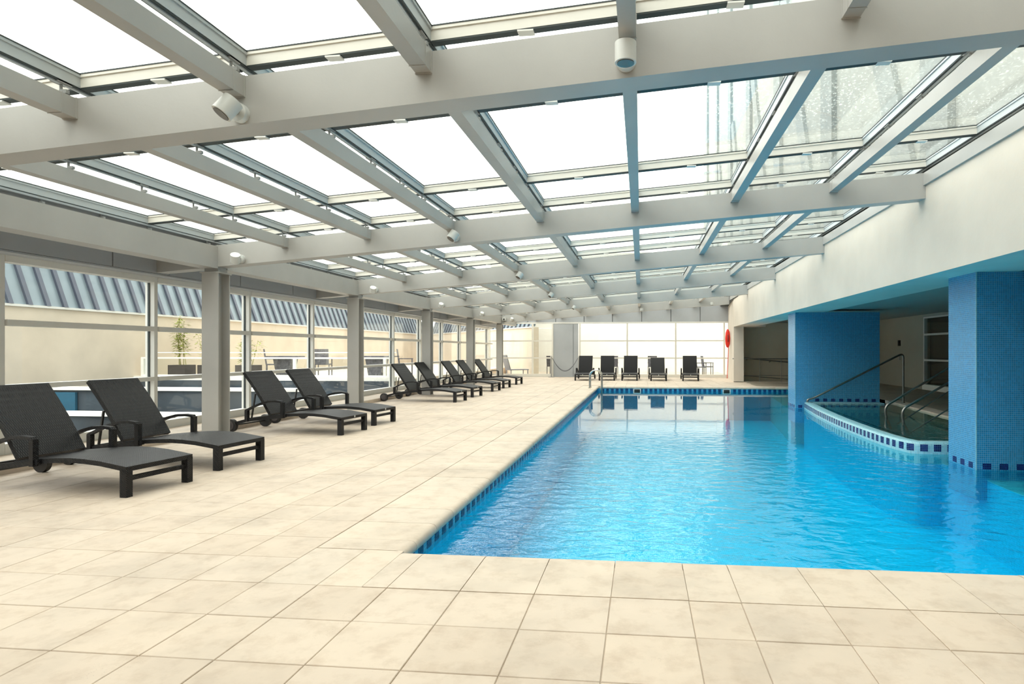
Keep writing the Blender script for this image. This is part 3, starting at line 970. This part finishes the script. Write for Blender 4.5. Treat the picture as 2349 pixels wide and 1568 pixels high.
handrail([(4.78, 11.5, -.25), (4.68, 11.553, 0), (4.68, 11.553, .205), (6.6, 11.553, 1.37), (6.61, 11.553, 0)], 'middle handrail rising out of the spa beside the pillar', .022)
handrail([(4.95, 12.549, -.20), (6.5, 12.549, .84), (6.51, 12.549, 0)], 'thin middle handrail between the two thicker spa rails', .013)
handrail([(4.7, 11.315, -.2), (6.5, 11.315, 1.0), (6.51, 11.315, 0)], 'lowest thin handrail of the spa, nearest the pillar', .013)

# ramp railing in the alcove
rg = empty('ramp_railing', (3.84, 24.85, 0), label='steel ramp railing with slim posts in the alcove at the far right', cat='railing')
def part_tube(par, name, pts, r, mat=M['rail_dark']): MB().tube(pts, r, 10).build(name, mat, par, True)
part_tube(rg, 'top_rail', [(-.22, 0, .93), (4.2, 0, .93)], .021)
part_tube(rg, 'lower_rail', [(0, 0, .27), (4.2, 0, .27)], .010)
for k in range(6): part_tube(rg, 'post', [(k * .83, 0, 0), (k * .83, 0, .93)], .024 if k == 0 else .012)
rg2 = empty('wall_handrail', (3.9, 26.45, 0), label='sloping handrail fixed to the tan alcove wall', cat='handrail')
part_tube(rg2, 'top_rail', [(.15, -.1, .96), (4.2, -.1, .58)], .026)
part_tube(rg2, 'lower_rail', [(.15, -.1, .22), (4.2, -.1, -.1)], .014)
for k in range(4): part_tube(rg2, 'bracket', [(.55 + k * .95, -.1, .89 - k * .09), (.55 + k * .95, .14, .86 - k * .09)], .018)

# rope barrier posts in front of the grey panel
for x, l in ((-4.22, 'white topped barrier post left of the grey panel'), (-2.90, 'barrier post behind the leftmost far lounger')):
    e = empty('barrier_post', (x, 28.5, 0), label=l, cat='post')
    MB().cyl((0, 0, 0), (0, 0, .95), .038, 14).build('tube', M['steel'], e, True)
    MB().cyl((0, 0, 0), (0, 0, .02), .15, 20).build('foot', M['steel_dark'], e)
    MB().cyl((0, 0, .95), (0, 0, 1.0), .045, 14).build('cap', M['white'], e)
e = empty('barrier_rope', (-4.16, 28.42, 0), label='double grey rope sagging across the grey panel', cat='rope')
for dz in (0, .05):
    pts = [(t * 1.2, 0, .90 - .62 * 4 * t * (1 - t) * (1 - dz) + 0) for t in [k / 20 for k in range(21)]]
    MB().tube([(a, dz * .4, b) for a, b in [(p[0], p[2]) for p in pts]], .011, 8).build('strand', M['rubber_rope'], e, True)

# rescue buoy and pole on the end wall
def wx_end(y): return 3.66 + (4.02 - 3.66) * (y - 24.8) / (YF + .2 - 24.8)
y = 26.9
e = empty('rescue_buoy', (wx_end(y) - .125, y, 1.38), label='bright red rescue buoy hanging on the white end wall', cat='buoy')
m = MB()
m.tube([(0, 0, 0), (0, 0, .04), (0, 0, .15), (0, 0, .4), (0, 0, .65), (0, 0, .76), (0, 0, .80)], [.02, .06, .095, .11, .09, .05, .02], 16).build('float', M['red'], e, True)
MB().tube([(.0, -.12, .25), (.0, -.17, .32), (.0, -.17, .48), (.0, -.12, .55)], .014, 8).build('handle', M['black'], e, True)
e = empty('rescue_pole', (3.86, 28.0, 0), label='thin red rescue pole leaning on the end wall below the buoy', cat='pole')
MB().cyl((-.02, 0, 0), (wx_end(27.2) - .04 - 3.86, -.8, 2.1), .014, 10).build('shaft', M['red'], e, True)

# ================================================================== SPOTLIGHTS AND CAMERA
def make_spot(tilt, yaw):
    r = empty('spotlight')
    MB().cyl((0, 0, 0), (0, -.045, 0), .060, 24).build('base', M['white'], r, True)
    MB().cyl((0, -.04, 0), (0, -.085, 0), .022, 14).build('arm', M['steel'], r, True)
    rot = Matrix.Translation((0, -.135, -.01)) @ Matrix.Rotation(yaw, 4, 'Z') @ Matrix.Rotation(tilt, 4, 'X')
    b = MB(); b.cyl((0, 0, -.055), (0, 0, .06), .062, 28)
    b.v = [tuple(rot @ Vector(v)) for v in b.v]
    hd = b.build('lamp_head', M['white'], r, True)
    b = MB(); b.cyl((0, 0, -.060), (0, 0, -.055), .05, 24); b.v = [tuple(rot @ Vector(v)) for v in b.v]
    b.build('lens', M['lens'], hd)
    return r
sA = make_spot(math.radians(-35), math.radians(-50))
sB = make_spot(0, 0)
sC = make_spot(math.radians(40), math.radians(35))
spots = [(-2.545, 2, 'A', 2.775, 'white spotlight tilted left on the nearest roof frame'), (-.09, 2, 'B', 2.985, 'white can spotlight hanging straight down from the nearest frame'),
         (-5.60, 3, 'C', 2.55, 'white spotlight beside the first column head'), (-2.50, 3, 'A', 2.80, 'white spotlight in the middle of the second frame'),
         (-5.58, 4, 'C', 2.54, 'white spotlight beside the second column head'), (-2.47, 4, 'A', 2.80, 'white spotlight in the middle of the third frame'),
         (-5.60, 5, 'C', 2.54, 'small white spotlight beside the third column head'), (-2.48, 5, 'A', 2.80, 'small white spotlight in the middle of the fourth frame'),
         (-5.60, 6, 'C', 2.56, 'small white spotlight beside the fourth column head'), (-2.33, 6, 'A', 2.76, 'small white spotlight in the middle of the fifth frame'),
         (-5.50, 7, 'C', 2.60, 'small white spotlight beside the security camera'), (.02, 7, 'B', 2.98, 'small spotlight in the middle of the farthest frame'), (2.9, 7, 'B', 3.2, 'small spotlight at the right of the farthest frame')]
used = {}
src = {'A': sA, 'B': sB, 'C': sC}
for x, fi, k, z, l in spots:
    o = src[k] if k not in used else copy_tree(src[k])
    used[k] = 1
    o.location = (x, F[fi] - .001, z); tag(o, l, 'spotlight', 'white spotlights on the roof frames')
e = empty('security_camera', (-5.83, F[7] - .01, 2.60), label='white security camera on the farthest column', cat='camera')
MB().box(-.07, .07, -.16, .0, -.06, .06).build('body', M['white'], e)
MB().cyl((0, -.16, -.01), (0, -.175, -.01), .035, 14).build('lens', M['black'], e)
MB().box(-.12, -.02, -.05, .01, -.20, -.06).build('bracket', M['steel_dark'], e)

# ================================================================== OUTSIDE
ext = empty('neighbour_building', (-16, 10, 0), label='long cream building with blue-grey metal cladding seen through the left windows', cat='building')
MB().box(-1, 0, -16, 34, -3, 2.42).build('wall', M['ext_wall'], ext)
MB().box(-.02, .06, -16, 34, 2.40, 2.46).build('ledge', M['alu'], ext)
q = MB().prism([(0, 2.46), (-.75, 4.5), (-.85, 4.5), (-.1, 2.46)], 0, .49).mesh('cladding_sheet', M['clad'])
q2 = MB().prism([(.07, 2.46), (-.68, 4.5), (-.76, 4.5), (-.01, 2.46)], 0, .12).mesh('rib', M['clad_rib'])
for k in range(100):
    s_ = put('cladding_sheet', q, ext, (0, -16 + k * .5, 0))
    put('rib', q2, s_, (0, .38, 0))
e2 = empty('corner_building', (-5.1, 29.75, 0), rz=0, label='corner building with metal cladding behind the far left windows', cat='building')
dv = Vector((-8.75 + 5.5, 34.4 - 30.1)).normalized()
a2 = math.atan2(dv.y, dv.x) - PI / 2                       # local +y runs along the wall
e2.rotation_euler = (0, 0, a2)
MB().box(0, .3, .1, 17, -3, 2.42).build('wall', M['ext_wall'], e2)
MB().box(-.06, .02, .1, 17, 2.40, 2.46).build('ledge', M['alu'], e2)
for k in range(33):
    s_ = put('cladding_sheet', q, e2, (0, .1 + k * .5 + .5, 0), (0, 0, PI))
    put('rib', q2, s_, (0, .38, 0))
e2.location = (-5.3, 30.0, 0)
fw = empty('terrace_wall', (-9, 36, 0), label='high cream wall behind the far terrace', cat='wall')
MB().box(0, 20, 0, .4, -1, 2.58).box(0, 20, .03, .4, 2.60, 7).build('render', M['ext_white'], fw)
MB().box(13.35, 20, -4.5, 0, 0, 7).build('projecting_bay', M['ext_white'], fw)
terr = tag(MB().box(-7.4, 12, YF + .1, 36, -.3, -.01).build('terrace_floor', M['terrace']), kind='structure', label='terracotta terrace behind the far glass')
# left lower court and terrace
court = empty('courtyard', kind='structure', label='sunken courtyard outside the left windows')
MB().box(-16, -7.4, -8, 17.75, -1.8, -1.4).build('court_floor', M['slate'], court)
MB().box(-16, -7.4, 17.8, 44, -1.8, .33).build('terrace_slab', M['terrace'], court)
MB().box(-16, -7.4, 17.76, 17.92, .33, .45).build('terrace_edge', M['ext_white'], court)
MB().box(-16, -7.4, 17.72, 17.80, -1.4, .33).build('dark_riser', M['slate'], court)
for y, z in ((13.0, .33), (10.5, .02), (7.6, -.3)):
    MB().box(-15.9, -7.4, y, y + .3, z, z + .07).build('parapet_cap', M['ext_white'], court)
    MB().box(-15.9, -7.4, y + .08, y + .2, -1.4, z).build('parapet', M['slate'], court)
MB().box(-14.3, -13.2, 13.0, 13.06, -.5, .28).build('blue_panel', M['teal'], court)
for k in range(14):
    x = -15.4 + k * .58 + random.uniform(-.1, .1)
    yy = random.uniform(9.8, 18)
    ubox('paving_slab', M['ext_white'] if k % 3 else M['clad'], x, x + .5, yy, yy + random.uniform(.5, 1.2), -1.4, -1.36, court, 0, random.uniform(-.5, .5))
bal = empty('balustrade', (-15.8, 17.86, 0), label='white balustrade with glass infill on the outdoor terrace', cat='balustrade')
part_tube(bal, 'handrail', [(0, .25, 1.19), (8.3, .25, 1.19)], .016, M['ext_white'])
ubox('top_rail', M['ext_white'], 0, 8.3, -.03, .03, 1.0, 1.05, bal)
ubox('bottom_rail', M['ext_white'], 0, 8.3, -.03, .03, .45, .50, bal)
for x in (0, 2.55, 5.1, 8.0): ubox('post', M['ext_white'], x, x + .09, -.04, .04, .05, 1.03, bal)
for x0, x1 in ((.09, 2.55), (2.64, 5.1), (5.19, 8.0)): ubox('glass_infill', M['glass'], x0, x1, -.005, .005, .5, 1.0, bal)
# planters with bamboo
def bamboo(x, y, h, n, label, seed):
    random.seed(seed)
    e = empty('potted_bamboo', (x, y, .335), label=label, cat='plant', group='bamboo on the outdoor terrace')
    MB().box(-.3, .3, -.25, .25, 0, .45).build('planter', M['hub'], e)
    st = MB()
    lf = MB()
    for k in range(5):
        bx, by = random.uniform(-.2, .2), random.uniform(-.1, .1)
        tx, ty = bx + random.uniform(-.25, .25), by + random.uniform(-.2, .2)
        hh = h * random.uniform(.75, 1)
        st.tube([(bx, by, .4), ((bx + tx) / 2, (by + ty) / 2, hh * .6), (tx, ty, hh)], [.014, .011, .005], 5)
        for j in range(n):
            t = random.uniform(.25, 1)
            p = Vector((bx + (tx - bx) * t, by + (ty - by) * t, .4 + (hh - .4) * t))
            a = random.uniform(0, 2 * PI); d = Vector((math.cos(a), math.sin(a), random.uniform(-.5, .35)))
            L = random.uniform(.07, .2); off = d * random.uniform(.02, .16)
            q0 = p + off; q1 = q0 + d * L; sd = d.cross(Vector((0, 0, 1))).normalized() * .024
            b = len(lf.v); mid = (q0 + q1) / 2
            lf.v += [tuple(q0), tuple(mid + sd), tuple(q1), tuple(mid - sd)]; lf.f.append((b, b + 1, b + 2, b + 3))
    st.build('stem', M['stem'], e)
    tag(lf.build('leaves', M['leaf'], e), kind='stuff')
bamboo(-15.1, 18.7, 2.1, 150, 'tallest bamboo, left of the nearest column', 3)
bamboo(-14.1, 18.75, 1.7, 100, 'bamboo half hidden behind the nearest column', 5)
bamboo(-12.75, 18.7, 1.3, 100, 'short yellow bamboo just right of the nearest column', 8)
# outdoor furniture
def make_chair():
    r = empty('outdoor_chair')
    m = M['ext_chair']
    for sx_ in (-1, 1):
        for sy_ in (-1, 1):
            MB().box(.24 * sx_ - .015, .24 * sx_ + .015, .22 * sy_ - .015, .22 * sy_ + .015, 0, .42 if sy_ > 0 else .62).build('leg', m, r)
        MB().box(.24 * sx_ - .02, .24 * sx_ + .02, -.25, .25, .61, .64).build('armrest', m, r)
    MB().box(-.25, .25, -.24, .24, .40, .44).build('seat', m, r)
    MB().prism([(.22, .42), (.25, .42), (.33, .98), (.30, .98)], -.24, .24, 'x').build('backrest', m, r)
    return r
ch0 = make_chair()
chairs = [(-4.75, 32.6, 2.9, 'outdoor chair left of the grey panel, beyond the far glass'), (-1.5, 32.4, 3.3, 'outdoor chair behind the second and third far loungers'),
          (.62, 32.4, 3.0, 'outdoor chair behind the fourth far lounger'), (3.0, 31.6, 1.75, 'left of two outdoor chairs behind the rightmost lounger'), (3.45, 32.4, 1.7, 'right of two outdoor chairs behind the rightmost lounger'),
          ]
for i, (x, y, a, l) in enumerate(chairs):
    o = ch0 if i == 0 else copy_tree(ch0)
    o.location = (x, y, -.01); o.rotation_euler = (0, 0, a); tag(o, l, 'chair', 'outdoor chairs on the terraces')
for i, (x, y, a, l) in enumerate([(-13.35, 21.0, 2.2, 'outdoor chair left of the dark-footed table on the left terrace'), (-11.7, 21.5, 3.4, 'outdoor chair right of the dark-footed table on the left terrace'), (-8.7, 21.9, 1.9, 'rightmost outdoor chair on the left terrace, past the second column')]):
    o = copy_tree(ch0); o.location = (x, y, .33); o.rotation_euler = (0, 0, a); tag(o, l, 'chair', 'outdoor chairs on the terraces')
def table(x, y, z, w, l):
    e = empty('outdoor_table', (x, y, z), label=l, cat='table')
    MB().box(-w, w, -.45, .45, .70, .74).build('table_top', M['ext_chair'], e)
    MB().prism([(-.35, .7), (.35, .7), (.22, .05), (-.22, .05)][::-1], -.2, .2, 'y').build('pedestal', M['ext_chair'], e)
table(-12.27, 20.0, .33, .45, 'dark-footed table on the left terrace, seen past the third window post')
table(-9.15, 20.4, .33, .6, 'dark table on the left terrace, seen past the second column')
e = empty('deck_chair', (-6.1, 29.7, -.01), rz=2.2, label='grey folding deck chair beyond the far glass, beside the farthest column', cat='chair')
MB().box(-.3, .3, -.5, .5, .30, .35).build('seat', M['white_frame'], e)
MB().prism([(.45, .3), (.50, .3), (.72, 1.05), (.67, 1.05)], -.3, .3, 'x').build('backrest', M['white_frame'], e)
for sx_ in (-1, 1):
    for sy_ in (-.45, .45): MB().box(.27 * sx_ - .02, .27 * sx_ + .02, sy_ - .02, sy_ + .02, 0, .3).build('leg', M['white_frame'], e)
# tall building above the right wall, seen through the roof glass
tw = empty('tower_block', (4.6, -10, 3.6), label='pale tall building rising above the roof glass on the right', cat='building')
MB().box(0, 8, 0, 56, 0, 30).build('facade', M['facade'], tw)
for k in range(10):
    ubox('pilaster', M['facade_band'], -.12, .0, 3 + k * 5.5, 3.9 + k * 5.5, 0, 30, tw)
for k in range(9):
    y0 = 3.9 + k * 5.5
    MB().prism([(y0, 0), (y0 + .7, 0), (y0 + 4.6, 9), (y0 + 3.9, 9)], -.1, 0, 'x').build('brace', M['facade_band'], tw)
